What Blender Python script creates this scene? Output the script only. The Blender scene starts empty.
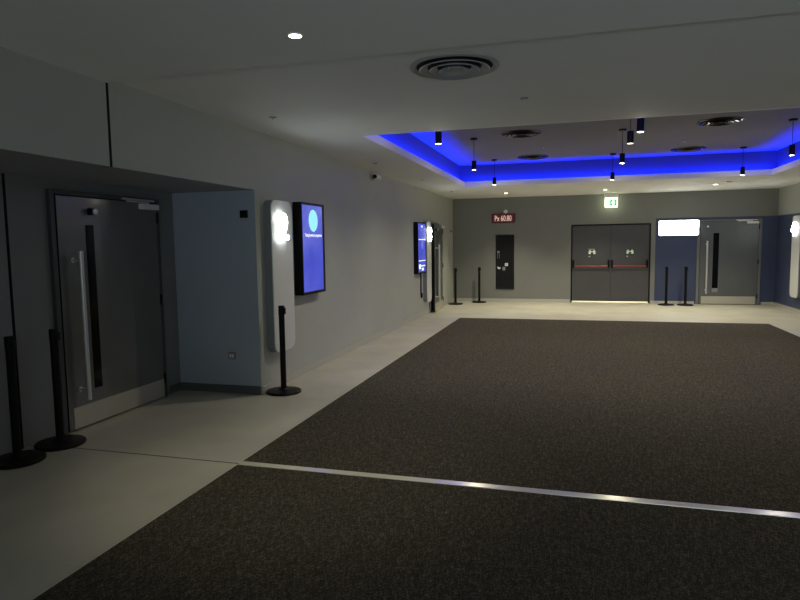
import bpy, bmesh, math, random
from mathutils import Vector, Matrix

random.seed(7)
PI = math.pi
scn = bpy.context.scene
COL = scn.collection

# ------------------------------------------------------------------ measures
XL, XR = -3.246, 4.696          # left and right wall planes
YB, YF = 16.807, -4.0           # far wall, wall behind the viewer
H = 2.813                       # ceiling height
XD = -4.25                      # back wall of the left recess
YR = 5.86                       # end of the recess
ZS = 2.19                       # recess soffit height
YJ = 3.785                      # building joint
TX0, TX1, TY0, TY1 = -2.295, 3.56, 6.62, 13.22   # ceiling tray opening
TT, LIP, H2 = 0.12, 0.10, 3.27
CX0, CX1, CY1 = -2.363, 3.546, 12.976            # carpet
SY = 3.915                      # metal strip

# ------------------------------------------------------------------ camera
YAW, PITCH, ROLL, FPX = -0.2777, -0.0906, -0.0138, 613.5
fw = Vector((math.sin(YAW) * math.cos(PITCH), math.cos(YAW) * math.cos(PITCH), math.sin(PITCH)))
rt = Vector((math.cos(YAW), -math.sin(YAW), 0))
up = rt.cross(fw)
r2 = rt * math.cos(ROLL) + up * math.sin(ROLL)
u2 = -rt * math.sin(ROLL) + up * math.cos(ROLL)
cd = bpy.data.cameras.new('camera')
cam = bpy.data.objects.new('camera', cd)
COL.objects.link(cam)
M = Matrix((r2, u2, -fw)).transposed().to_4x4()
M.translation = Vector((0, 0, 1.6))
cam.matrix_world = M
cd.sensor_fit = 'HORIZONTAL'
cd.sensor_width = 36
cd.lens = 36 * FPX / 800
cd.clip_start = 0.05
scn.camera = cam

# ------------------------------------------------------------------ world, exposure
w = bpy.data.worlds.new('world')
scn.world = w
w.use_nodes = True
w.node_tree.nodes['Background'].inputs[0].default_value = (0.5, 0.55, 0.62, 1)
w.node_tree.nodes['Background'].inputs[1].default_value = 0.02
scn.view_settings.view_transform = 'Standard'
scn.view_settings.look = 'None'
scn.view_settings.gamma = 1
scn.view_settings.use_curve_mapping = False
scn.view_settings.exposure = 0.08

# ------------------------------------------------------------------ light levels
P_PEND = 80.0       # pendants in the tray
P_BACK = 200.0       # recessed downlights by the far wall
P_GLOW = 3.5         # sideways spill of each pendant lens
P_FRONT = 60.0      # recessed downlight in the near ceiling
P_LOBBY_FILL = 66.0      # added fill lamp behind the viewer
P_BLUE = 19.0       # blue LED per metre
WARM = (1.0, 0.92, 0.70)


def aim(o, d):
    o.rotation_euler = Vector(d).to_track_quat('-Z', 'Y').to_euler()


def area(name, loc, d, sx, sy, power, colour, spread=PI):
    l = bpy.data.lights.new(name, 'AREA')
    l.shape = 'RECTANGLE'
    l.size, l.size_y = sx, sy
    l.energy = power
    l.color = colour
    l.spread = spread
    o = bpy.data.objects.new(name, l)
    o.location = loc
    aim(o, d)
    COL.objects.link(o)
    return o


def spot(name, loc, power, colour, angle, blend, radius=0.03, d=(0, 0, -1)):
    l = bpy.data.lights.new(name, 'SPOT')
    l.energy = power
    l.color = colour
    l.spot_size = math.radians(angle)
    l.spot_blend = blend
    l.shadow_soft_size = radius
    o = bpy.data.objects.new(name, l)
    o.location = loc
    aim(o, d)
    COL.objects.link(o)
    return o


def glow_light(loc):
    l = bpy.data.lights.new('pendant_glow', 'POINT')
    l.energy = P_GLOW
    l.color = WARM
    l.shadow_soft_size = 0.01
    o = bpy.data.objects.new('pendant_glow', l)
    o.location = loc
    COL.objects.link(o)


# fill lamp added behind the viewer in place of lobby daylight, tilted upwards
area('lobby_fill_light', (2.0, YF + 0.45, 1.0), (-0.05, 1, 0.62), 4.5, 1.4, P_LOBBY_FILL, (0.76, 0.91, 1.0), math.radians(100))
# blue LED tape lying in the trough around the tray
BLUE = (0.0, 0.012, 1.0)
ty = (TY0 + TY1) / 2
tx = (TX0 + TX1) / 2
LZ = H + 0.07
TL = math.radians(24)
for lo, sx, sy, ro in (((TX0 - 0.06, ty, LZ), 0.03, TY1 - TY0, (PI, -TL, 0)),
                       ((TX1 + 0.06, ty, LZ), 0.03, TY1 - TY0, (PI, TL, 0)),
                       ((tx, TY1 + 0.06, LZ), TX1 - TX0, 0.03, (PI - TL, 0, 0)),
                       ((tx, TY0 - 0.06, LZ), TX1 - TX0, 0.03, (PI + TL, 0, 0))):
    l = area('led_light', lo, (0, 0, 1), sx, sy, P_BLUE * max(sx, sy), BLUE)
    l.rotation_euler = ro


# ------------------------------------------------------------------ materials
def mat(name, col, rough=0.6, metal=0.0, emit=None, es=0.0, spec=0.5, noise=None, bump=None, coat=0.0, amp=0.12):
    m = bpy.data.materials.new(name)
    m.use_nodes = True
    nt = m.node_tree
    b = nt.nodes['Principled BSDF']
    b.inputs['Base Color'].default_value = (*col, 1)
    b.inputs['Roughness'].default_value = rough
    b.inputs['Metallic'].default_value = metal
    b.inputs['Specular IOR Level'].default_value = spec
    if coat:
        b.inputs['Coat Weight'].default_value = coat
        b.inputs['Coat Roughness'].default_value = 0.08
    if emit:
        b.inputs['Emission Color'].default_value = (*emit, 1)
        b.inputs['Emission Strength'].default_value = es
    if noise or bump:
        tc = nt.nodes.new('ShaderNodeTexCoord')
        n = nt.nodes.new('ShaderNodeTexNoise')
        n.inputs['Scale'].default_value = noise or bump[0]
        n.inputs['Detail'].default_value = 5
        nt.links.new(tc.outputs['Object'], n.inputs['Vector'])
        if noise:
            r = nt.nodes.new('ShaderNodeValToRGB')
            r.color_ramp.elements[0].position = 0.3
            r.color_ramp.elements[1].position = 0.7
            r.color_ramp.elements[0].color = (*[c * (1 - amp) for c in col], 1)
            r.color_ramp.elements[1].color = (*[min(1, c * (1 + amp)) for c in col], 1)
            nt.links.new(n.outputs['Fac'], r.inputs['Fac'])
            nt.links.new(r.outputs['Color'], b.inputs['Base Color'])
        if bump:
            n2 = nt.nodes.new('ShaderNodeTexNoise')
            n2.inputs['Scale'].default_value = bump[0]
            nt.links.new(tc.outputs['Object'], n2.inputs['Vector'])
            bp = nt.nodes.new('ShaderNodeBump')
            bp.inputs['Strength'].default_value = bump[1]
            bp.inputs['Distance'].default_value = 0.01
            nt.links.new(n2.outputs['Fac'], bp.inputs['Height'])
            nt.links.new(bp.outputs['Normal'], b.inputs['Normal'])
    return m


GREY = (0.41, 0.427, 0.38)
M_wall = mat('wall_paint', GREY, 0.55, noise=1.3, bump=(180, 0.08), amp=0.03)
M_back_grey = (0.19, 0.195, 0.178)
M_ceil = mat('ceiling_paint', (0.79, 0.79, 0.76), 0.75, noise=0.9, amp=0.03)
M_ceil_up = mat('tray_ceiling_shaded', (0.27, 0.262, 0.25), 0.8, noise=0.9, amp=0.03)  # same ceiling paint, weaker tray lighting put into the colour
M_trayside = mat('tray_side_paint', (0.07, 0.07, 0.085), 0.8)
M_lip = mat('tray_edge_paint', (0.85, 0.84, 0.84), 0.6)
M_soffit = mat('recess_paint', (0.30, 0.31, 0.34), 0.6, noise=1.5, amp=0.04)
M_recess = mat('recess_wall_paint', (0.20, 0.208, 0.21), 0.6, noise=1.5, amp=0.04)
M_reveal = mat('blue_grey_paint', (0.38, 0.43, 0.50), 0.6, noise=1.5, amp=0.04)
M_skirt = mat('skirting_paint', (0.44, 0.43, 0.375), 0.5)
M_skirt_dark = mat('dark_skirting', (0.10, 0.105, 0.11), 0.5)
M_joint = mat('joint_filler', (0.015, 0.018, 0.022), 0.7)
M_black = mat('black_powder_coat', (0.006, 0.006, 0.0065), 0.45, spec=0.15)
M_blackgloss = mat('black_gloss', (0.004, 0.004, 0.005), 0.12, spec=0.15)
M_rubber_shade = mat('black_rubber_and_shade', (0.008, 0.008, 0.008), 0.8)  # rubber parts; also the painted shade of door gaps and ducts
M_door = mat('door_laminate', (0.15, 0.152, 0.145), 0.27, metal=0.25, noise=2.5, amp=0.04, coat=0.15)
M_door_far = mat('door_laminate_grey', (0.12, 0.127, 0.13), 0.38, metal=0.2, noise=2.0, amp=0.05)
M_fire = mat('fire_door_paint', (0.060, 0.060, 0.062), 0.45, noise=2, amp=0.05)
M_frame = mat('door_frame_paint', (0.06, 0.063, 0.065), 0.4)
M_frame_grey = mat('door_frame_grey', (0.16, 0.165, 0.165), 0.45)
M_steel = mat('brushed_steel', (0.72, 0.71, 0.67), 0.38, metal=0.6, bump=(300, 0.05))
M_kick = mat('kick_plate_steel', (0.58, 0.55, 0.46), 0.42, metal=0.6, bump=(250, 0.05))
M_strip = mat('strip_metal', (0.88, 0.84, 0.68), 0.2, metal=0.35)
M_vent = mat('vent_paint', (0.30, 0.30, 0.30), 0.4)
M_ventdark = mat('vent_dark_metal', (0.05, 0.05, 0.055), 0.14, metal=0.7)
M_white = mat('white_plastic', (0.78, 0.78, 0.76), 0.4)
M_grey_pl = mat('grey_plastic', (0.25, 0.25, 0.25), 0.4)
M_panel = mat('sign_panel_grey', (0.66, 0.67, 0.65), 0.42)
M_panelside = mat('sign_panel_side', (0.22, 0.23, 0.24), 0.45)
M_digit = mat('lit_digit', (0.9, 0.9, 0.9), 0.4, emit=(0.93, 1.0, 0.95), es=36)
M_digit_side = mat('lit_digit_side', (0.9, 0.9, 0.9), 0.4, emit=(0.93, 1.0, 0.95), es=7.0)
M_lightbox = mat('lightbox_diffuser', (0.9, 0.9, 0.9), 0.4, emit=(1.0, 1.0, 0.93), es=10.0)
M_lamp = mat('lamp_lens_warm', (0.9, 0.9, 0.9), 0.4, emit=(1.0, 0.90, 0.66), es=14)
M_lamp_p = mat('pendant_lens', (0.9, 0.9, 0.9), 0.4, emit=(1.0, 0.93, 0.8), es=3.0)
M_red = mat('push_bar_red', (0.30, 0.035, 0.03), 0.4)
M_signred = mat('sign_red', (0.14, 0.004, 0.008), 0.4, emit=(1, 0.02, 0.03), es=0.012)
M_signtext = mat('sign_text', (0.8, 0.6, 0.55), 0.4, emit=(1, 0.66, 0.60), es=0.45)
M_exitgreen = mat('exit_green', (0.02, 0.4, 0.16), 0.4, emit=(0.05, 0.50, 0.20), es=0.8)
M_exitwhite = mat('exit_white', (0.9, 0.95, 0.85), 0.4, emit=(0.92, 1.0, 0.66), es=5)
M_sticker = mat('sticker_pale', (0.85, 0.95, 0.82), 0.5)
M_stickergreen = mat('sticker_dark_green', (0.02, 0.06, 0.035), 0.5)
M_blackdoor = mat('cabinet_black', (0.007, 0.0075, 0.009), 0.6, spec=0.2)
M_label = mat('grey_label', (0.35, 0.33, 0.34), 0.5)
M_cyan = mat('screen_cyan', (0, 0, 0), 0.3, emit=(0.30, 0.80, 0.90), es=1.0)
M_scrwhite = mat('screen_white', (0, 0, 0), 0.3, emit=(0.88, 0.92, 1.0), es=1.1)
M_scrmid = mat('screen_mid_blue', (0, 0, 0), 0.3, emit=(0.15, 0.17, 0.68), es=1.0)
M_threshold = mat('threshold_metal', (0.6, 0.57, 0.45), 0.35, metal=0.6)
M_ledtape = mat('led_tape_blue', (0.05, 0.05, 0.1), 0.5, emit=(0, 0.05, 1), es=2)


def screen_mat():
    m = bpy.data.materials.new('screen_blue')
    m.use_nodes = True
    nt = m.node_tree
    b = nt.nodes['Principled BSDF']
    b.inputs['Base Color'].default_value = (0.005, 0.005, 0.01, 1)
    b.inputs['Roughness'].default_value = 0.18
    tc = nt.nodes.new('ShaderNodeTexCoord')
    n = nt.nodes.new('ShaderNodeTexNoise')
    n.inputs['Scale'].default_value = 3
    n.inputs['Detail'].default_value = 1
    r = nt.nodes.new('ShaderNodeValToRGB')
    r.color_ramp.elements[0].position = 0.3
    r.color_ramp.elements[0].color = (0.045, 0.065, 0.50, 1)
    r.color_ramp.elements[1].position = 0.7
    r.color_ramp.elements[1].color = (0.085, 0.10, 0.60, 1)
    nt.links.new(tc.outputs['Object'], n.inputs['Vector'])
    nt.links.new(n.outputs['Fac'], r.inputs['Fac'])
    nt.links.new(r.outputs['Color'], b.inputs['Emission Color'])
    b.inputs['Emission Strength'].default_value = 1.0
    return m


M_screen = screen_mat()


def navy_wall(name, x_from):
    """grey wall whose lower zone right of x_from is painted navy"""
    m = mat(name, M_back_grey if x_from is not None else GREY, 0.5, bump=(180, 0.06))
    nt = m.node_tree
    b = nt.nodes['Principled BSDF']
    g = nt.nodes.new('ShaderNodeNewGeometry')
    s = nt.nodes.new('ShaderNodeSeparateXYZ')
    nt.links.new(g.outputs['Position'], s.inputs[0])
    lt = nt.nodes.new('ShaderNodeMath')
    lt.operation = 'LESS_THAN'
    lt.inputs[1].default_value = 2.162
    nt.links.new(s.outputs['Z'], lt.inputs[0])
    fac = lt.outputs[0]
    if x_from is not None:
        gt = nt.nodes.new('ShaderNodeMath')
        gt.operation = 'GREATER_THAN'
        gt.inputs[1].default_value = x_from
        nt.links.new(s.outputs['X'], gt.inputs[0])
        mu = nt.nodes.new('ShaderNodeMath')
        mu.operation = 'MULTIPLY'
        nt.links.new(fac, mu.inputs[0])
        nt.links.new(gt.outputs[0], mu.inputs[1])
        fac = mu.outputs[0]
    mx = nt.nodes.new('ShaderNodeMix')
    mx.data_type = 'RGBA'
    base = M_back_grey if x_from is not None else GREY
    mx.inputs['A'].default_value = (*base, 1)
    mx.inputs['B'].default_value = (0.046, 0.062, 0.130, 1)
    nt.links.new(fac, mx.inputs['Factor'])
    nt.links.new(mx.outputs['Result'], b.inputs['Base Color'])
    return m


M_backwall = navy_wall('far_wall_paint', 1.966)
M_rightwall = navy_wall('right_wall_paint', None)


def carpet_mat():
    m = bpy.data.materials.new('carpet_brown')
    m.use_nodes = True
    nt = m.node_tree
    N, L = nt.nodes, nt.links
    b = N['Principled BSDF']
    b.inputs['Roughness'].default_value = 0.95
    b.inputs['Specular IOR Level'].default_value = 0.1
    tc = N.new('ShaderNodeTexCoord')
    mp = N.new('ShaderNodeMapping')
    mp.inputs['Scale'].default_value = (1.7, 0.75, 1)
    L.new(tc.outputs['Object'], mp.inputs['Vector'])
    v = N.new('ShaderNodeTexNoise')
    v.inputs['Scale'].default_value = 105
    v.inputs['Detail'].default_value = 3
    v.inputs['Roughness'].default_value = 0.7
    L.new(mp.outputs['Vector'], v.inputs['Vector'])
    n = N.new('ShaderNodeTexNoise')
    n.inputs['Scale'].default_value = 26
    n.inputs['Detail'].default_value = 6
    n.inputs['Roughness'].default_value = 0.75
    L.new(mp.outputs['Vector'], n.inputs['Vector'])
    a = N.new('ShaderNodeMath')
    a.operation = 'MULTIPLY_ADD'
    a.inputs[1].default_value = 0.35
    L.new(n.outputs['Fac'], a.inputs[0])
    a2 = N.new('ShaderNodeMath')
    a2.operation = 'MULTIPLY'
    a2.inputs[1].default_value = 0.65
    L.new(v.outputs['Fac'], a2.inputs[0])
    L.new(a2.outputs[0], a.inputs[2])
    r = N.new('ShaderNodeValToRGB')
    e = r.color_ramp.elements
    e[0].position = 0.40
    e[0].color = (0.025, 0.022, 0.015, 1)
    e[1].position = 0.64
    e[1].color = (0.19, 0.167, 0.125, 1)
    e.new(0.52).color = (0.062, 0.054, 0.040, 1)
    L.new(a.outputs[0], r.inputs['Fac'])
    L.new(r.outputs['Color'], b.inputs['Base Color'])
    bp = N.new('ShaderNodeBump')
    bp.inputs['Strength'].default_value = 0.7
    bp.inputs['Distance'].default_value = 0.012
    L.new(a.outputs[0], bp.inputs['Height'])
    L.new(bp.outputs['Normal'], b.inputs['Normal'])
    return m


def floor_mat():
    m = bpy.data.materials.new('floor_screed')
    m.use_nodes = True
    nt = m.node_tree
    N, L = nt.nodes, nt.links
    b = N['Principled BSDF']
    tc = N.new('ShaderNodeTexCoord')
    n = N.new('ShaderNodeTexNoise')
    n.inputs['Scale'].default_value = 1.7
    n.inputs['Detail'].default_value = 8
    L.new(tc.outputs['Object'], n.inputs['Vector'])
    r = N.new('ShaderNodeValToRGB')
    r.color_ramp.elements[0].position = 0.3
    r.color_ramp.elements[0].color = (0.43, 0.41, 0.335, 1)
    r.color_ramp.elements[1].position = 0.72
    r.color_ramp.elements[1].color = (0.54, 0.515, 0.42, 1)
    L.new(n.outputs['Fac'], r.inputs['Fac'])
    br = N.new('ShaderNodeTexBrick')
    br.offset = 0.0
    br.inputs['Scale'].default_value = 1
    br.inputs['Brick Width'].default_value = 1.2
    br.inputs['Row Height'].default_value = 1.2
    br.inputs['Mortar Size'].default_value = 0.003
    br.inputs['Color1'].default_value = (1, 1, 1, 1)
    br.inputs['Color2'].default_value = (0.97, 0.97, 0.97, 1)
    br.inputs['Mortar'].default_value = (0.9, 0.9, 0.9, 1)
    L.new(tc.outputs['Object'], br.inputs['Vector'])
    mx = N.new('ShaderNodeMix')
    mx.data_type = 'RGBA'
    mx.blend_type = 'MULTIPLY'
    mx.inputs['Factor'].default_value = 1
    L.new(r.outputs['Color'], mx.inputs['A'])
    L.new(br.outputs['Color'], mx.inputs['B'])
    L.new(mx.outputs['Result'], b.inputs['Base Color'])
    b.inputs['Roughness'].default_value = 0.42
    b.inputs['Specular IOR Level'].default_value = 0.45
    return m


M_carpet = carpet_mat()
M_floor = floor_mat()


# ------------------------------------------------------------------ mesh helpers
class MB:
    def __init__(self):
        self.bm = bmesh.new()
        self.mats = []

    def box(self, x0, x1, y0, y1, z0, z1, bev=0.0, mi=0):
        b2 = bmesh.new()
        bmesh.ops.create_cube(b2, size=1)
        for v in b2.verts:
            v.co = Vector(((x0 + x1) / 2 + v.co.x * (x1 - x0), (y0 + y1) / 2 + v.co.y * (y1 - y0), (z0 + z1) / 2 + v.co.z * (z1 - z0)))
        if bev:
            bmesh.ops.bevel(b2, geom=b2.edges[:], offset=bev, segments=2, affect='EDGES', profile=0.6)
        self._add(b2, mi)
        return self

    def _add(self, b2, mi=0, mtx=None):
        if mtx is not None:
            b2.transform(mtx)
        for f in b2.faces:
            f.material_index = mi
        bmesh.ops.recalc_face_normals(b2, faces=b2.faces[:])
        me = bpy.data.meshes.new('tmp')
        b2.to_mesh(me)
        b2.free()
        self.bm.from_mesh(me)
        bpy.data.meshes.remove(me)

    def lathe(self, prof, seg=32, loc=(0, 0, 0), axis='Z', mi=0, closed=False):
        """prof: list of (r, z)"""
        b2 = bmesh.new()
        rings = []
        for r, z in prof:
            if r < 1e-6:
                rings.append([b2.verts.new((0, 0, z))])
            else:
                rings.append([b2.verts.new((r * math.cos(2 * PI * k / seg), r * math.sin(2 * PI * k / seg), z)) for k in range(seg)])
        pairs = list(zip(rings[:-1], rings[1:]))
        if closed:
            pairs.append((rings[-1], rings[0]))
        for a, b in pairs:
            for k in range(seg):
                k2 = (k + 1) % seg
                if len(a) == 1 and len(b) == 1:
                    continue
                if len(a) == 1:
                    b2.faces.new((a[0], b[k], b[k2]))
                elif len(b) == 1:
                    b2.faces.new((a[k], a[k2], b[0]))
                else:
                    b2.faces.new((a[k], a[k2], b[k2], b[k]))
        mt = Matrix.Translation(loc)
        if axis == 'X':
            mt = mt @ Matrix.Rotation(PI / 2, 4, 'Y')
        elif axis == 'Y':
            mt = mt @ Matrix.Rotation(PI / 2, 4, 'X')      # local z -> -y
        self._add(b2, mi, mt)
        return self

    def rod(self, p, q, r, seg=16, mi=0):
        p, q = Vector(p), Vector(q)
        d = q - p
        b2 = bmesh.new()
        bmesh.ops.create_cone(b2, cap_ends=True, segments=seg, radius1=r, radius2=r, depth=d.length)
        self._add(b2, mi, Matrix.Translation((p + q) / 2) @ d.to_track_quat('Z', 'Y').to_matrix().to_4x4())
        return self

    def prism(self, pts, y0, y1, mi=0, bev=0.0):
        """outline in local xz extruded along y"""
        b2 = bmesh.new()
        a = [b2.verts.new((x, y0, z)) for x, z in pts]
        c = [b2.verts.new((x, y1, z)) for x, z in pts]
        f1 = b2.faces.new(a)
        b2.faces.new(c[::-1])
        n = len(pts)
        for k in range(n):
            b2.faces.new((a[k], c[k], c[(k + 1) % n], a[(k + 1) % n]))
        if bev:
            bmesh.ops.bevel(b2, geom=list(f1.edges), offset=bev, segments=2, affect='EDGES')
        self._add(b2, mi)
        return self

    def build(self, name, m, parent=None, smooth=False, loc=None):
        me = bpy.data.meshes.new(name)
        self.bm.to_mesh(me)
        self.bm.free()
        for q in (m if isinstance(m, (list, tuple)) else [m]):
            me.materials.append(q)
        if smooth:
            for p in me.polygons:
                p.use_smooth = True
            try:
                me.set_sharp_from_angle(angle=math.radians(35))
            except Exception:
                pass
        o = bpy.data.objects.new(name, me)
        COL.objects.link(o)
        if parent:
            o.parent = parent
        if loc:
            o.location = loc
        return o


def rrect(x0, x1, z0, z1, r, seg=8):
    pts = []
    for cx, cz, a0 in ((x1 - r, z1 - r, 0), (x0 + r, z1 - r, 90), (x0 + r, z0 + r, 180), (x1 - r, z0 + r, 270)):
        for k in range(seg + 1):
            a = math.radians(a0 + 90 * k / seg)
            pts.append((cx + r * math.cos(a), cz + r * math.sin(a)))
    return pts


def text_mesh(name, s, size, depth, m, parent, x, y, z, offset=0.0, sx=1.0, sz=1.0, bev=0.0):
    """upright lettering centred at (x, z), front face towards local -y"""
    cu = bpy.data.curves.new('t', 'FONT')
    cu.body = s
    cu.size = size
    cu.align_x = 'CENTER'
    cu.align_y = 'CENTER'
    cu.extrude = depth / 2
    cu.offset = offset
    cu.bevel_depth = bev
    cu.resolution_u = 4
    to = bpy.data.objects.new('t', cu)
    COL.objects.link(to)
    bpy.context.view_layer.update()
    dg = bpy.context.evaluated_depsgraph_get()
    me = bpy.data.meshes.new_from_object(to.evaluated_get(dg))
    bpy.data.objects.remove(to)
    me.transform(Matrix.Rotation(PI / 2, 4, 'X'))
    xs = [v.co.x for v in me.vertices]
    zs = [v.co.z for v in me.vertices]
    cx, cz = (min(xs) + max(xs)) / 2, (min(zs) + max(zs)) / 2
    for v in me.vertices:
        v.co = Vector(((v.co.x - cx) * sx + x, v.co.y + y, (v.co.z - cz) * sz + z))
    me.name = name
    me.materials.clear()
    me.materials.append(m)
    o = bpy.data.objects.new(name, me)
    COL.objects.link(o)
    o.parent = parent
    return o


def thing(name, label, cat, loc=(0, 0, 0), rz=0, group=None, kind=None):
    o = bpy.data.objects.new(name, None)
    o.empty_display_size = 0.1
    COL.objects.link(o)
    o.location = loc
    o.rotation_euler = (0, 0, rz)
    return tag(o, label, cat, group, kind)


def tag(o, label, cat, group=None, kind=None):
    o['label'] = label
    o['category'] = cat
    if group:
        o['group'] = group
    if kind:
        o['kind'] = kind
    return o


def structure(o, label=None, cat=None):
    o['kind'] = 'structure'
    if label:
        o['label'] = label
        o['category'] = cat
    return o


def copy_tree(o, parent=None):
    c = o.copy()
    COL.objects.link(c)
    if parent:
        c.parent = parent
    for ch in [k for k in o.children if k.type == 'MESH' or k.type == 'EMPTY']:
        copy_tree(ch, c)
    return c


# ------------------------------------------------------------------ the setting
T = 0.25
structure(MB().box(XD - T, XR + T, YF - T, YB + 1.3, -0.2, 0).build('floor', M_floor), 'pale beige screed floor around the carpet', 'floor')
m = MB()
m.box(CX0, CX1, YF, SY - 0.04, 0.0005, 0.006)
m.box(CX0, CX1, SY + 0.035, CY1, 0.0005, 0.006)
structure(m.build('floor', M_carpet), 'large dark brown carpet laid in the middle of the floor', 'carpet')
structure(MB().box(CX0, CX1, SY - 0.038, SY + 0.033, 0.0005, 0.009, 0.003).build('trim_1', M_strip),
          'thin shiny metal strip crossing the dark carpet', 'floor strip')
structure(MB().box(XD + 0.02, CX0, SY - 0.006, SY + 0.004, 0.0003, 0.0012).build('trim_2', M_joint),
          'thin dark joint line across the pale floor', 'floor joint')

# left wall: full-height part beyond the recess, block above the recess, recess back
m = MB()
m.box(XD - T, XL, YR, YB + T, 0, H + 0.5)
m.box(XD, XL, YF - T, 1.7, 0, ZS)  # unseen block added to shade the recess from the fill lamp
wl = m.build('wall_left', [M_wall, M_reveal])
for p in wl.data.polygons:
    if p.normal.y < -0.9:
        p.material_index = 1
structure(wl, 'grey left wall beyond the door recess, plus an added unseen light blocker', 'wall')
m = MB()
m.box(XD - T, XL, YF - T, YJ - 0.013, ZS, H + 0.5)
m.box(XD - T, XL, YJ + 0.013, YR, ZS, H + 0.5)
m.box(XD - T, XL - 0.08, YJ - 0.013, YJ + 0.013, ZS, H)
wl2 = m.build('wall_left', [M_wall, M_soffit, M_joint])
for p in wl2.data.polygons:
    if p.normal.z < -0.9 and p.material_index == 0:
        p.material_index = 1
    if (abs(p.normal.y) > 0.9 or p.normal.x > 0.9) and abs(p.center.y - YJ) < 0.05:
        p.material_index = 2
structure(wl2, 'grey wall block above the left recess, split by a dark joint', 'wall')
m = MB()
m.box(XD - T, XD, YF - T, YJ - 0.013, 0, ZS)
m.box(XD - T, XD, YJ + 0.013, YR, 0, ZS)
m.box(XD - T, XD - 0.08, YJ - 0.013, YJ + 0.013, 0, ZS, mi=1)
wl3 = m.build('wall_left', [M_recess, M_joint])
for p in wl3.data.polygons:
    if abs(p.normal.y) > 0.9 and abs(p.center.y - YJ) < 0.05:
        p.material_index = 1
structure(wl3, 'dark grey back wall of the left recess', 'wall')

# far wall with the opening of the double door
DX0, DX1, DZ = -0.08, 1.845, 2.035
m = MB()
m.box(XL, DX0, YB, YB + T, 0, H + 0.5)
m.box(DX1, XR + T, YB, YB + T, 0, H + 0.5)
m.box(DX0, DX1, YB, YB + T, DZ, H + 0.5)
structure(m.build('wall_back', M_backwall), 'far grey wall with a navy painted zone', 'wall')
structure(MB().box(XR, XR + T, YF - T, YB, 0, H + 0.5).build('wall_right', M_rightwall), 'right wall, navy below and grey above', 'wall')
structure(MB().box(XD - T, XR + T, YF - T, YF, 0, H + 0.5).build('wall_front', M_wall), 'grey wall behind the viewer', 'wall')
m = MB()                                # little lit corridor behind the double door
m.box(DX0 - 0.1, DX0, YB + T, YB + 1.3, 0, 2.4)
m.box(DX1, DX1 + 0.1, YB + T, YB + 1.3, 0, 2.4)
m.box(DX0 - 0.1, DX1 + 0.1, YB + 1.3, YB + 1.4, 0, 2.4)
m.box(DX0 - 0.1, DX1 + 0.1, YB + T, YB + 1.4, 2.4, 2.5)
structure(m.build('wall_corridor', M_wall), 'corridor walls behind the double door', 'wall')
area('corridor_light', (0.88, YB + 0.9, 2.3), (0, -0.3, -1), 1.6, 0.5, 120, (1, 0.92, 0.7))

# ceiling, tray
OX0, OX1, OY0, OY1 = TX0 - TT, TX1 + TT, TY0 - TT, TY1 + TT
m = MB()
HC = H + 0.03
q_ = 0.0175
m.box(XL, TX0 - q_, YJ, YB, H, HC)
m.box(TX1 + q_, XR, YJ, YB, H, HC)
m.box(TX0 - q_, TX1 + q_, YJ, TY0 - q_, H, HC)
m.box(TX0 - q_, TX1 + q_, TY1 + q_, YB, H, HC)
m.box(XL, XR, YF, YJ, H - 0.03, H + 0.03)
structure(m.build('ceiling', M_ceil), 'grey plaster ceiling with a shallow step near the viewer', 'ceiling')
m = MB()
m.box(OX0 - 0.1, OX0, OY0 - 0.1, OY1 + 0.1, HC, H2)
m.box(OX1, OX1 + 0.1, OY0 - 0.1, OY1 + 0.1, HC, H2)
m.box(OX0, OX1, OY0 - 0.1, OY0, HC, H2)
m.box(OX0, OX1, OY1, OY1 + 0.1, HC, H2)
m.box(OX0 - 0.1, OX1 + 0.1, OY0 - 0.1, OY1 + 0.1, H2, H2 + 0.1, mi=1)
structure(m.build('ceiling', [M_trayside, M_ceil_up]), 'raised ceiling tray washed by blue light', 'ceiling')
m = MB()
zl0, zl1, lt_ = H - 0.002, H + LIP, 0.018
m.box(TX0 - lt_, TX0, TY0 - lt_, TY1 + lt_, zl0, zl1)
m.box(TX1, TX1 + lt_, TY0 - lt_, TY1 + lt_, zl0, zl1)
m.box(TX0, TX1, TY0 - lt_, TY0, zl0, zl1)
m.box(TX0, TX1, TY1, TY1 + lt_, zl0, zl1)
structure(m.build('trim_3', M_lip), 'pale upstand edge around the ceiling tray', 'ceiling edge')

# skirtings
m = MB()
m.box(XL, XL + 0.012, YR + 0.01, 13.84, 0, 0.085, 0.003)
m.box(XL, XL + 0.012, 15.25, YB, 0, 0.085, 0.003)
structure(m.build('baseboard_left', M_skirt), 'pale low skirting along the left wall', 'skirting')
m = MB()
m.box(XD, XL + 0.002, YR - 0.012, YR, 0, 0.09, 0.003)
m.box(XD, XD + 0.012, 5.66, YR - 0.012, 0, 0.09, 0.003)
structure(m.build('baseboard_recess', M_skirt_dark), 'dark skirting at the end of the left recess', 'skirting')
m = MB()
m.box(XL + 0.012, DX0 - 0.03, YB - 0.012, YB, 0, 0.085, 0.003)
m.box(DX1 + 0.03, 2.90, YB - 0.012, YB, 0, 0.07, 0.003)
m.box(4.40, XR - 0.012, YB - 0.012, YB, 0, 0.07, 0.003)
structure(m.build('baseboard_back', M_skirt), 'pale skirting along the far wall', 'skirting')
structure(MB().box(XR - 0.012, XR, 4, YB, 0, 0.07, 0.003).build('baseboard_right', M_skirt), 'pale skirting along the right wall', 'skirting')


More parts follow.
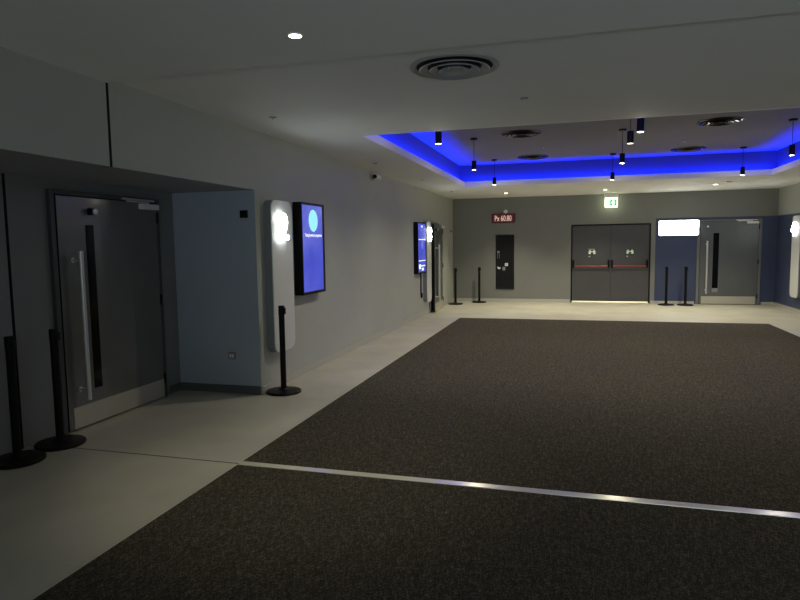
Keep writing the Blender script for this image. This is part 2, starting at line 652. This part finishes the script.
# ------------------------------------------------------------------ doors
def pull_door(name, label, loc, rz, open_deg, leaf_m, frame_m, wid=1.29, frame_w=0.07, knob_x=0.15, kick=(0.05, 1.26),
              vp=(0.29, 0.40), vp_z=(0.36, 1.80), flap=False, closer=True):
    """local x runs along the wall seen left to right, local -y faces the viewer; loc = left leaf edge on the floor"""
    t = thing(name, label, 'door', loc, rz)
    t['kind'] = 'structure'
    m = MB()
    m.box(-frame_w, -0.008, -0.04, 0.0, 0, 2.10, 0.004)
    m.box(wid + 0.008, wid + frame_w, -0.04, 0.0, 0, 2.10, 0.004)
    m.box(-0.008, wid + 0.008, -0.04, 0.0, 2.062, 2.10, 0.002)
    m.build('door_frame', frame_m, t)
    m = MB().box(-0.008, wid + 0.008, -0.003, 0, 0, 2.062)
    m.build('gap_shade_sheet', M_rubber_shade, t)  # black sheet standing for the shade in the leaf gap
    # leaf, origin on its hinge edge
    m = MB().box(-wid, 0, -0.042, 0, 0.012, 2.052, 0.003)
    leaf = m.build('door_leaf', [leaf_m, M_black], t)
    for p in leaf.data.polygons:
        if abs(p.normal.x) > 0.9:
            p.material_index = 1
    leaf.location = (wid, -0.004, 0)
    leaf.rotation_euler = (0, 0, math.radians(open_deg))
    X = lambda x: x - wid
    f = -0.042
    m = MB()
    hx = X(0.145)
    m.rod((hx, f - 0.09, 0.27), (hx, f - 0.09, 1.58), 0.021)
    for z in (0.36, 1.50):
        m.rod((hx, f, z), (hx, f - 0.09, z), 0.012)
        m.rod((hx, f, z), (hx, f - 0.006, z), 0.022)
    o = m.build('pull_handle', M_steel, leaf, True)
    o['label'] = 'long steel pull bar'
    m = MB().box(X(vp[0]), X(vp[1]), f - 0.004, f + 0.001, vp_z[0], vp_z[1], 0.0015)
    m.box(X(vp[0] + 0.014), X(vp[1] - 0.014), f - 0.0055, f, vp_z[0] + 0.014, vp_z[1] - 0.014)
    o = m.build('vision_panel', M_blackgloss, leaf)
    o['label'] = 'narrow black glass panel'
    if flap:
        o = MB().box(X(vp[0]), X(vp[1]), f - 0.012, f, vp_z[0] - 0.10, vp_z[0] - 0.006, 0.003).build('lock_plate', M_grey_pl, leaf)
    m = MB().box(X(kick[0]), X(kick[1]), f - 0.003, f + 0.001, 0.016, 0.205, 0.001)
    o = m.build('kick_plate', M_kick, leaf)
    o['label'] = 'brushed steel kick plate'
    m = MB()
    m.lathe([(0, 0), (0.034, 0), (0.034, 0.008), (0.022, 0.012), (0.022, 0.052), (0, 0.052)], 24, (X(knob_x), f, 1.93), 'Y')
    k = m.build('door_stop', M_black, leaf, True)
    m = MB()
    m.lathe([(0.024, 0.05), (0.027, 0.053), (0.027, 0.066), (0.024, 0.07), (0, 0.07)], 24, (X(knob_x), f, 1.93), 'Y')
    m.lathe([(0.024, 0.05), (0, 0.05)], 24, (X(knob_x), f, 1.93), 'Y')
    k2 = m.build('stop_cap', M_steel, leaf, True)
    if closer:
        m = MB()
        m.box(wid - 0.27, wid - 0.02, -0.105, -0.046, 1.985, 2.04, 0.006)
        o = m.build('door_closer', M_white, t)
        m = MB()
        m.box(wid - 0.50, wid - 0.04, -0.066, -0.041, 2.066, 2.086, 0.003)
        m.rod((wid - 0.16, -0.075, 2.04), (wid - 0.16, -0.075, 2.06), 0.012)
        m.box(wid - 0.47, wid - 0.15, -0.085, -0.067, 2.046, 2.060, 0.002)
        o = m.build('closer_arm', M_steel, t)
    m = MB()
    for z in (0.16, 1.0, 1.85):
        m.rod((wid + 0.006, -0.052, z), (wid + 0.006, -0.052, z + 0.11), 0.011)
    m.build('hinge', M_black, t, True)
    return t


pull_door('door_1', 'dark grey door with a long steel bar in the left recess', (XD, 4.225, 0), PI / 2, 0, M_door, M_frame, frame_w=0.055,
          knob_x=0.375, vp=(0.31, 0.405), vp_z=(0.33, 1.81), kick=(0.055, 1.285))
pull_door('door_2', 'grey door standing slightly ajar at the far end of the left wall', (XL, 13.90, 0), PI / 2, 3.6, M_door_far, M_frame_grey, frame_w=0.05)
pull_door('door_3', 'grey door with steel kick plate in the navy zone of the far wall', (3.0, YB, 0), 0, 0, M_door_far, M_frame_grey,
          vp=(0.29, 0.42), vp_z=(0.41, 1.77), flap=True)

# double fire door
t = thing('door_4', 'dark double fire door with red push bars under the green exit sign', 'double door', (DX0, YB, 0))
t['kind'] = 'structure'
W = DX1 - DX0
m = MB()
m.box(-0.012, 0.018, -0.012, 0.06, 0, DZ + 0.01, 0.003)
m.box(W - 0.018, W + 0.012, -0.012, 0.06, 0, DZ + 0.01, 0.003)
m.box(0.018, W - 0.018, -0.012, 0.06, DZ - 0.018, DZ + 0.01, 0.003)
m.build('door_frame', M_black, t)
MB().box(W / 2 - 0.02, W / 2 + 0.05, 0.046, 0.058, 0.045, DZ - 0.01).box(0.0, W, 0.046, 0.058, DZ - 0.05, DZ).box(0, 0.05, 0.046, 0.058, 0.045, DZ - 0.01).box(W - 0.05, W, 0.046, 0.058, 0.045, DZ - 0.01).build('door_light_stop', M_rubber_shade, t)  # strips added behind the gaps to block leaking corridor light
MB().box(0, W, -0.02, 0.2, 0.001, 0.007).build('threshold', M_threshold, t)
for s in (0, 1):
    x0, x1 = (0.021, W / 2 + 0.012) if s == 0 else (W / 2 + 0.017, W - 0.021)
    m = MB().box(x0, x1, 0.0, 0.045, 0.048, DZ - 0.021, 0.002)
    lf = m.build('door_leaf', M_fire, t)
    m = MB()
    bx0, bx1 = (x0 + 0.03, x1 - 0.05) if s == 0 else (x0 + 0.03, x1 - 0.05)
    m.rod((bx0, -0.075, 0.965), (bx1, -0.075, 0.965), 0.019)
    pb = m.build('push_bar', M_red, lf, True)
    pb['label'] = 'red horizontal push bar'
    for bx in (bx0, bx1):
        m = MB().box(bx - 0.022, bx + 0.022, -0.10, 0.0, 0.92, 1.12, 0.01)
        m.build('push_bar_bracket', M_black, lf)
    cx = 0.515 if s == 0 else 1.445
    m = MB().box(cx - 0.10, cx + 0.10, -0.002, 0.0, 1.245, 1.39)
    m.build('sticker', M_stickergreen, lf)
    m = MB()
    # two pale pushing figures leaning to each other
    m.box(cx - 0.085, cx - 0.03, -0.004, -0.002, 1.275, 1.355, 0.0005)
    m.box(cx + 0.03, cx + 0.085, -0.004, -0.002, 1.275, 1.355, 0.0005)
    m.box(cx - 0.045, cx + 0.045, -0.0035, -0.002, 1.325, 1.352, 0.0005)
    m.lathe([(0.018, 0), (0.018, 0.002), (0, 0.002)], 16, (cx - 0.05, -0.002, 1.366), 'Y')
    m.lathe([(0.018, 0), (0.018, 0.002), (0, 0.002)], 16, (cx + 0.05, -0.002, 1.366), 'Y')
    m.box(cx - 0.085, cx - 0.045, -0.004, -0.002, 1.205, 1.222)
    if s == 0:
        m.box(cx - 0.09, cx + 0.07, -0.0035, -0.002, 1.398, 1.406)
    o = m.build('sticker_symbol', M_sticker, lf)

# ------------------------------------------------------------------ stanchions
def make_stanchion(label):
    t = thing('stanchion', label, 'stanchion', group='black queue barrier posts')
    m = MB().lathe([(0, 0), (0.186, 0), (0.19, 0.004), (0.19, 0.018), (0.182, 0.026), (0.06, 0.036), (0.045, 0.05), (0, 0.05)], 48)
    m.build('base', M_black, t, True)
    m = MB().lathe([(0, 0.03), (0.031, 0.03), (0.031, 0.86), (0, 0.86)], 24)
    m.build('post', M_black, t, True)
    m = MB().lathe([(0, 0.855), (0.034, 0.855), (0.034, 0.953), (0.032, 0.955), (0, 0.955)], 24)
    m.build('belt_head', M_black, t, True)
    m = MB().box(0.026, 0.046, -0.014, 0.014, 0.865, 0.932, 0.003)
    m.build('belt_clip', M_rubber_shade, t)
    return t


st = [(-4.05, 3.56, 'black queue post nearest the picture left edge, in the recess', 0.3),
      (-4.05, 3.965, 'black queue post standing before the dark recess door', 0.9),
      (-3.052, 6.01, 'black queue post in front of the tall lit figure 2 panel', 0.2),
      (-3.02, 15.95, 'black queue post beside the far left door', 0.5),
      (-2.475, 16.53, 'black queue post between the far corner and the black cabinet', 0.1),
      (2.20, 16.43, 'left of the two black queue posts under the white lightbox', 1.2),
      (2.64, 16.44, 'right of the two black queue posts under the white lightbox', 0.0)]
proto = None
for x, y, lb, rz in st:
    o = proto = make_stanchion(lb) if proto is None else proto
    if y != 3.56:
        o = copy_tree(proto)
    o.location = (x, y, 0)
    o.rotation_euler = (0, 0, rz)
    o['label'] = lb


# ------------------------------------------------------------------ lit number panels and screens
def number_panel(digit, label, loc, rz, w_=0.50, zb=0.42):
    t = thing('number_sign', label, 'illuminated sign', loc, rz, 'tall rounded number panels')
    m = MB().prism(rrect(0, w_, zb, 2.10, 0.10), -0.088, -0.0)
    m.build('sign_body', M_panelside, t)
    m = MB().prism(rrect(0, w_, zb, 2.10, 0.10), -0.10, -0.088, bev=0.004)
    m.build('sign_face', M_panel, t)
    o = text_mesh('digit', digit, 0.40, 0.035, M_digit, t, w_ / 2 - 0.05, -0.10 - 0.035, 1.815, offset=0.008, sx=1.05)
    o['label'] = 'glowing white figure ' + digit
    o.data.materials.append(M_digit_side)
    for p in o.data.polygons:
        p.material_index = 0 if p.normal.y < -0.8 else 1
    return t


number_panel('2', 'tall grey panel with glowing 2 beside the recess', (XL, 6.03, 0), PI / 2)
number_panel('3', 'tall grey panel with glowing 3 beside the far left door', (XL, 13.28, 0), PI / 2, 0.42, 0.30)
number_panel('4', 'tall grey panel with glowing 4 on the right navy wall', (XR, 15.42, 0), -PI / 2, 0.50, 0.33)


def screen_body(label, loc, rz, wd, z0, z1, th):
    t = thing('wall_screen', label, 'screen', loc, rz, 'upright wall screens')
    MB().box(0, wd, -th, -0.0, z0, z1, 0.004).build('casing', M_black, t)
    MB().box(0.02, wd - 0.075, -th - 0.001, -th + 0.004, z0 + 0.035, z1 - 0.03).build('screen', M_screen, t)
    return t


SW, SZ0, SZ1, ST = 0.69, 1.0, 2.12, 0.115
t = screen_body('blue wall screen with pale cyan circle beside glowing 2 panel', (XL, 6.76, 0), PI / 2, SW, SZ0, SZ1, ST)
fy = -ST - 0.0015
m = MB().lathe([(0, 0), (0.135, 0), (0.135, 0.0005), (0, 0.0005)], 48, (SW / 2 - 0.01, fy, 1.905), 'Y')
m.build('screen_circle', M_cyan, t)
text_mesh('screen_text', 'Tutti gli eventi in programma', 0.052, 0.0006, M_scrwhite, t, SW / 2 - 0.01, fy, 1.722, offset=0.0012, sx=0.82)
t = screen_body('blue wall screen with white bands on the left wall near the ajar door', (XL, 12.48, 0), PI / 2, 0.72, 0.97, 2.06, 0.10)
fy = -0.1015
for x0, x1, z0, z1 in ((0.04, 0.62, 1.685, 1.703), (0.04, 0.63, 1.235, 1.253), (0.05, 0.22, 1.07, 1.17), (0.225, 0.60, 1.12, 1.145),
                       (0.30, 0.46, 1.03, 1.09), (0.26, 0.42, 1.955, 1.99)):
    MB().box(x0, x1, fy - 0.0005, fy, z0, z1).build('screen_band', M_scrwhite, t)
m = MB()
m.lathe([(0, 0), (0.10, 0), (0.10, 0.0005), (0, 0.0005)], 24, (0.36, fy, 1.585), 'Y')
m.build('screen_picture', M_scrmid, t)
# cable loop under it
m = MB()
pts = [(0.05, 0.97)] + [(0.05, 0.5)] + [(0.05 - 0.05 + 0.05 * math.cos(a), 0.5 - 0.05 * math.sin(a)) for a in [PI * k / 8 for k in range(9)]]
pts = [(0.05, 1.0), (0.05, 0.47)] + [(0.10 - 0.05 * math.cos(a), 0.47 - 0.05 * math.sin(a)) for a in [PI * k / 8 for k in range(1, 9)]] + [(0.15, 0.52)]
for a, b in zip(pts[:-1], pts[1:]):
    m.rod((a[0], 0, a[1]), (b[0], 0, b[1]), 0.013, 8)
o = m.build('cable', M_black, None, True)
o.location = (XL + 0.015, 12.98, 0)
o.rotation_euler = (0, 0, PI / 2)
tag(o, 'dark cable hanging in a hook below the banded blue screen', 'cable')

# ------------------------------------------------------------------ things on the far wall
t = thing('fire_cabinet', 'tall narrow black cabinet with small labels on the far wall', 'cabinet', (-2.06, YB, 0.35))
m = MB()
m.box(0, 0.49, -0.03, 0, 0, 0.022, 0.002).box(0, 0.49, -0.03, 0, 1.443, 1.465, 0.002)
m.box(0, 0.022, -0.03, 0, 0.022, 1.443, 0.002).box(0.468, 0.49, -0.03, 0, 0.022, 1.443, 0.002)
m.build('cabinet_frame', M_black, t)
d = MB().box(0.026, 0.464, -0.022, 0, 0.026, 1.439, 0.002).build('cabinet_door', M_blackdoor, t)
o = MB().box(0.04, 0.10, -0.026, -0.022, 0.985, 1.03).build('label', M_label, d)
m = MB()
m.box(0.042, 0.052, -0.025, -0.022, 0.83, 0.965).box(0.088, 0.098, -0.025, -0.022, 0.83, 0.965)
m.box(0.042, 0.098, -0.025, -0.022, 0.955, 0.965)
m.build('label_frame', M_grey_pl, d)
m = MB().box(0.245, 0.325, -0.026, -0.022, 0.625, 0.705)
m.build('white_sticker', M_white, d)
text_mesh('sticker_mark', '8', 0.06, 0.001, M_black, d, 0.285, -0.0268, 0.665)
m = MB().box(0.055, 0.125, -0.028, -0.022, 0.545, 0.59, 0.002).box(0.035, 0.07, -0.028, -0.022, 0.585, 0.605, 0.001)
o = m.build('lock_label', M_white, d)
m = MB().box(0.18, 0.255, -0.027, -0.022, 0.505, 0.60, 0.004)
m.rod((0.218, -0.027, 0.55), (0.218, -0.040, 0.55), 0.02)
m.build('latch', M_grey_pl, d)

t = thing('number_display', 'small dark red display with pale characters high on the far wall', 'display', (-2.17, YB, 2.135))
MB().box(0, 0.62, -0.06, 0, 0, 0.245, 0.006).build('display_casing', mat('display_dark_red', (0.05, 0.004, 0.006), 0.4), t)
MB().box(0.015, 0.605, -0.063, -0.058, 0.015, 0.23).build('display_face', M_signred, t)
text_mesh('characters', 'Px 60.80', 0.21, 0.004, M_signtext, t, 0.31, -0.0655, 0.122, offset=0.002, sx=0.62)

m = MB().lathe([(0, 0), (0.055, 0), (0.055, 0.03), (0.045, 0.04), (0.02, 0.045), (0.018, 0.035), (0, 0.035)], 28, (-1.80, YB, 2.435), 'Y')
tag(m.build('alarm_sounder', M_white, None, True), 'small round white sounder above the red display', 'alarm')

# lightbox
t = thing('lightbox', 'blank white glowing lightbox above two posts on the far wall', 'illuminated sign', (2.03, YB, 1.725))
MB().prism(rrect(0, 0.92, 0, 0.375, 0.03, 4), -0.085, 0).build('lightbox_casing', M_white, t)
MB().prism(rrect(0.006, 0.914, 0.006, 0.369, 0.028, 4), -0.10, -0.085, bev=0.004).build('diffuser', M_lightbox, t)

# exit sign hanging from the ceiling
t = thing('exit_sign', 'green lit exit sign hanging above the double door', 'exit sign', (0.725, 16.55, 2.46))
m = MB()
m.box(-0.06, 0.35, -0.03, 0.03, H - 2.46 - 0.022, H - 2.46, 0.003)
m.box(-0.03, 0.32, -0.025, 0.025, 0.235, 0.33, 0.004)
m.build('housing', M_white, t)
MB().box(0, 0.30, -0.010, 0.010, 0.0, 0.235, 0.002).build('lit_plate', M_exitwhite, t)
m = MB().box(0.115, 0.285, -0.012, -0.010, 0.03, 0.19)
m.build('green_field', M_exitgreen, t)
m = MB().box(0.165, 0.235, -0.014, -0.012, 0.09, 0.135).box(0.185, 0.215, -0.014, -0.012, 0.06, 0.165)
m.build('arrow', M_exitwhite, t)
m = MB().box(0.03, 0.045, -0.012, -0.010, 0.03, 0.17).box(0.045, 0.075, -0.012, -0.010, 0.15, 0.165)
m.build('running_figure', M_exitgreen, t)

# ------------------------------------------------------------------ small things on the left side
t = thing('wall_socket', 'small pale wall socket low on the blue-grey recess end', 'socket', (-3.585, YR, 0.375))
MB().box(-0.045, 0.045, -0.010, 0, 0, 0.08, 0.004).build('plate', M_grey_pl, t)
MB().box(-0.026, -0.004, -0.013, -0.009, 0.02, 0.06, 0.002).box(0.004, 0.026, -0.013, -0.009, 0.02, 0.06, 0.002).build('socket_insert', M_white, t)
t = thing('wall_speaker', 'small black square device high on the recess end', 'device', (-3.37, YR, 1.90))
MB().box(-0.04, 0.04, -0.035, 0, 0, 0.08, 0.006).build('casing', M_black, t)
m = MB().lathe([(0, 0), (0.02, 0), (0.02, 0.004), (0, 0.006)], 20, (0, -0.035, 0.04), 'Y')
m.build('sensor_eye', M_blackgloss, t, True)

t = thing('security_camera', 'small pale camera high on the left wall under the ceiling', 'camera', (XL, 9.86, 2.72), PI / 2)
MB().lathe([(0, 0), (0.045, 0), (0.045, 0.015), (0.02, 0.02), (0.02, 0.05), (0, 0.05)], 24, (0, 0, 0), 'Y').build('mount', M_grey_pl, t, True)
m = MB()
m.rod((-0.13, -0.075, -0.005), (0.09, -0.075, 0.0), 0.036, 20)
m.build('housing', M_white, t, True)
MB().rod((-0.15, -0.075, -0.006), (-0.128, -0.075, -0.005), 0.033, 20).build('lens', M_blackgloss, t, True)
t = thing('wall_sensor', 'tiny dark sensor on the left wall near the far corner', 'sensor', (XL, 16.45, 1.90), PI / 2)
MB().box(-0.03, 0.03, -0.03, 0, 0, 0.05, 0.005).build('casing', M_grey_pl, t)
MB().lathe([(0, 0), (0.012, 0), (0.008, 0.012), (0, 0.014)], 16, (0, -0.03, 0.025), 'Y').build('lens', M_blackgloss, t, True)


# ------------------------------------------------------------------ pendants
def pendant(label):
    t = thing('pendant_lamp', label, 'pendant lamp', group='small black cylinder pendants in the ceiling tray')
    # origin at the lower end; hangs from H2
    m = MB().lathe([(0.030, 0.004), (0.034, 0), (0.038, 0.0), (0.038, 0.145), (0.0, 0.145)], 24)
    m.build('shade', M_black, t, True)
    MB().lathe([(0, -0.002), (0.034, -0.002), (0.034, 0.006), (0, 0.006)], 24).build('lens', M_lamp_p, t, True)
    MB().rod((0, 0, 0.144), (0, 0, H2 - 2.77), 0.004, 8).build('cord', M_black, t)
    MB().lathe([(0, H2 - 2.77), (0.055, H2 - 2.77), (0.055, H2 - 2.77 - 0.025), (0, H2 - 2.77 - 0.025)], 24).build('canopy', M_black, t, True)
    return t


pend = [(-1.555, 7.2, 'first from the viewer in the left row'), (-1.571, 9.95, 'middle one of the left row'), (-1.575, 12.6, 'farthest one of the left row, near the blue corner'),
        (0.665, 7.2, 'nearest of the middle row'), (0.628, 8.0, 'hanging just beside the nearest of the middle row'), (0.672, 9.95, 'third of the middle row'),
        (0.68, 12.6, 'farthest of the middle row, above the exit sign'), (2.92, 9.95, 'nearer of the right row, at the picture edge'),
        (2.92, 12.6, 'farther of the right row')]
pp = None
for i, (x, y, s) in enumerate(pend):
    if pp is None:
        o = pp = pendant('')
    else:
        o = copy_tree(pp)
    o.location = (x, y, 2.77)
    o['label'] = 'black cylinder pendant lamp, ' + s
    if i != 4:
        spot('pendant_light', (x, y, 2.76), P_PEND, WARM, 150, 0.7, 0.03)
        glow_light((x, y, 2.756))
spot('pendant_light', (2.92, 7.2, 2.76), P_PEND, WARM, 150, 0.7, 0.03)


# ------------------------------------------------------------------ round air diffusers
def diffuser(label, mm, R, gap_m):
    t = thing('air_diffuser', label, 'air vent', group='round ceiling air diffusers')
    m = MB().lathe([(R, 0), (R, -0.008), (R * 0.93, -0.016), (R * 0.86, -0.004), (R * 0.86, 0)], 56, closed=True)
    m.build('rim', mm, t, True)
    MB().lathe([(0, -0.0015), (R * 0.87, -0.0015), (R * 0.87, 0), (0, 0)], 48).build('duct_shade_disc', gap_m, t)  # black disc painted in for the shaded depth of the duct
    for k, (r0, r1) in enumerate(((0.80, 0.62), (0.57, 0.40), (0.35, 0.20))):
        m = MB().lathe([(R * r0, -0.024 - k * 0.004), (R * r1, -0.004), (R * r1 - 0.004, -0.006), (R * r0 - 0.006, -0.030 - k * 0.004)], 56, closed=True)
        m.build('cone_ring', mm, t, True)
    MB().lathe([(0, -0.026), (R * 0.13, -0.026), (R * 0.15, -0.02), (R * 0.10, -0.003), (0, -0.003)], 32).build('centre_disc', mm, t, True)
    return t


o = diffuser('round grey air diffuser in the near flat ceiling', M_vent, 0.305, M_rubber_shade)
o.location = (-0.81, 4.285, H - 0.001)
dd = None
for x, y, lb in ((-0.81, 9.75, 'dark round diffuser at the left of the tray, the nearer one'), (1.955, 9.75, 'dark round diffuser at the right of the tray, the nearer one'),
                 (-0.805, 12.45, 'dark round diffuser at the left of the tray, near its far edge'), (1.98, 12.45, 'dark round diffuser at the right of the tray, near its far edge')):
    if dd is None:
        o = dd = diffuser(lb, M_ventdark, 0.30, M_rubber_shade)
    else:
        o = copy_tree(dd)
    o.location = (x, y, H2)
    o['label'] = lb


# ------------------------------------------------------------------ recessed downlights, sprinklers
def downlight(label, r, lens_m):
    t = thing('recessed_downlight', label, 'ceiling light', group='recessed round downlights')
    MB().lathe([(r, 0), (r, -0.004), (r * 0.8, -0.007), (r * 0.78, 0)], 32, closed=True).build('rim', M_white, t, True)
    MB().lathe([(0, -0.004), (r * 0.79, -0.004), (r * 0.79, -0.0005), (0, -0.0005)], 32).build('lens', lens_m, t)
    return t


o = downlight('lit recessed downlight in the near ceiling step', 0.047, M_lamp)
o.location = (-1.531, 3.287, H - 0.03)
spot('downlight_light', (-1.58, 3.33, H - 0.05), P_FRONT, WARM, 72, 0.9, 0.04, (-0.08, 0.18, -1))
dl = None
for x, y, s in ((-1.634, 15.32, 'above the black cabinet'), (0.673, 15.40, 'in front of the exit sign'), (2.945, 14.95, 'near the lightbox and far door')):
    lb = 'small lit downlight by the far wall, ' + s
    if dl is None:
        o = dl = downlight(lb, 0.06, M_lamp)
    else:
        o = copy_tree(dl)
    o['label'] = lb
    o.location = (x, y, H)
    spot('downlight_light', (x, y, H - 0.02), P_BACK, WARM, 110, 0.8, 0.04)
# unseen downlights added over the near end of the room
for x, y in ((1.0, 0.3), (3.2, 3.3)):
    o = copy_tree(dl)
    o.location = (x, y, H - 0.03)
    o['label'] = 'unseen added downlight over the near end of the carpet'
    spot('downlight_light', (x, y, H - 0.05), P_FRONT * 0.5, WARM, 78, 1.0, 0.04)

sp = None
for x, y, z, lb in ((-2.756, 5.38, H, 'tiny round sprinkler in the ceiling above the blue circle screen'),
                    (-0.426, 5.39, H, 'tiny round sprinkler behind the near grey diffuser'),
                    (-2.88, 8.86, H, 'tiny round sprinkler above the small wall camera'),
                    (-2.81, 11.5, H, 'tiny round sprinkler along the left wall ceiling strip'),
                    (-2.78, 14.3, H, 'tiny round sprinkler near the far left corner'),
                    (-0.55, 11.2, H2, 'tiny round sprinkler in the tray between two dark diffusers'),
                    (1.752, 11.42, H2, 'tiny pale detector in the tray between the right diffusers')):
    if sp is None:
        t = sp = thing('sprinkler_head', lb, 'sprinkler', group='small ceiling sprinklers')
        MB().lathe([(0, 0), (0.035, 0), (0.035, -0.006), (0.018, -0.01), (0, -0.01)], 20).build('rosette', M_grey_pl, t, True)
        MB().lathe([(0, -0.009), (0.008, -0.009), (0.008, -0.025), (0.016, -0.027), (0, -0.03)], 12).build('nozzle', M_steel, t, True)
        o = t
    else:
        o = copy_tree(sp)
    o.location = (x, y, z)
    o['label'] = lb
t = thing('smoke_detector', 'small smoke detector on the ceiling strip near the far right door', 'smoke detector', (3.06, 14.25, H))
MB().lathe([(0, 0), (0.06, 0), (0.06, -0.012), (0.045, -0.03), (0.02, -0.036), (0, -0.036)], 28).build('body', M_white, t, True)
MB().lathe([(0.046, -0.016), (0.058, -0.016), (0.056, -0.022), (0.048, -0.022)], 28, closed=True).build('vent_slot', M_black, t, True)
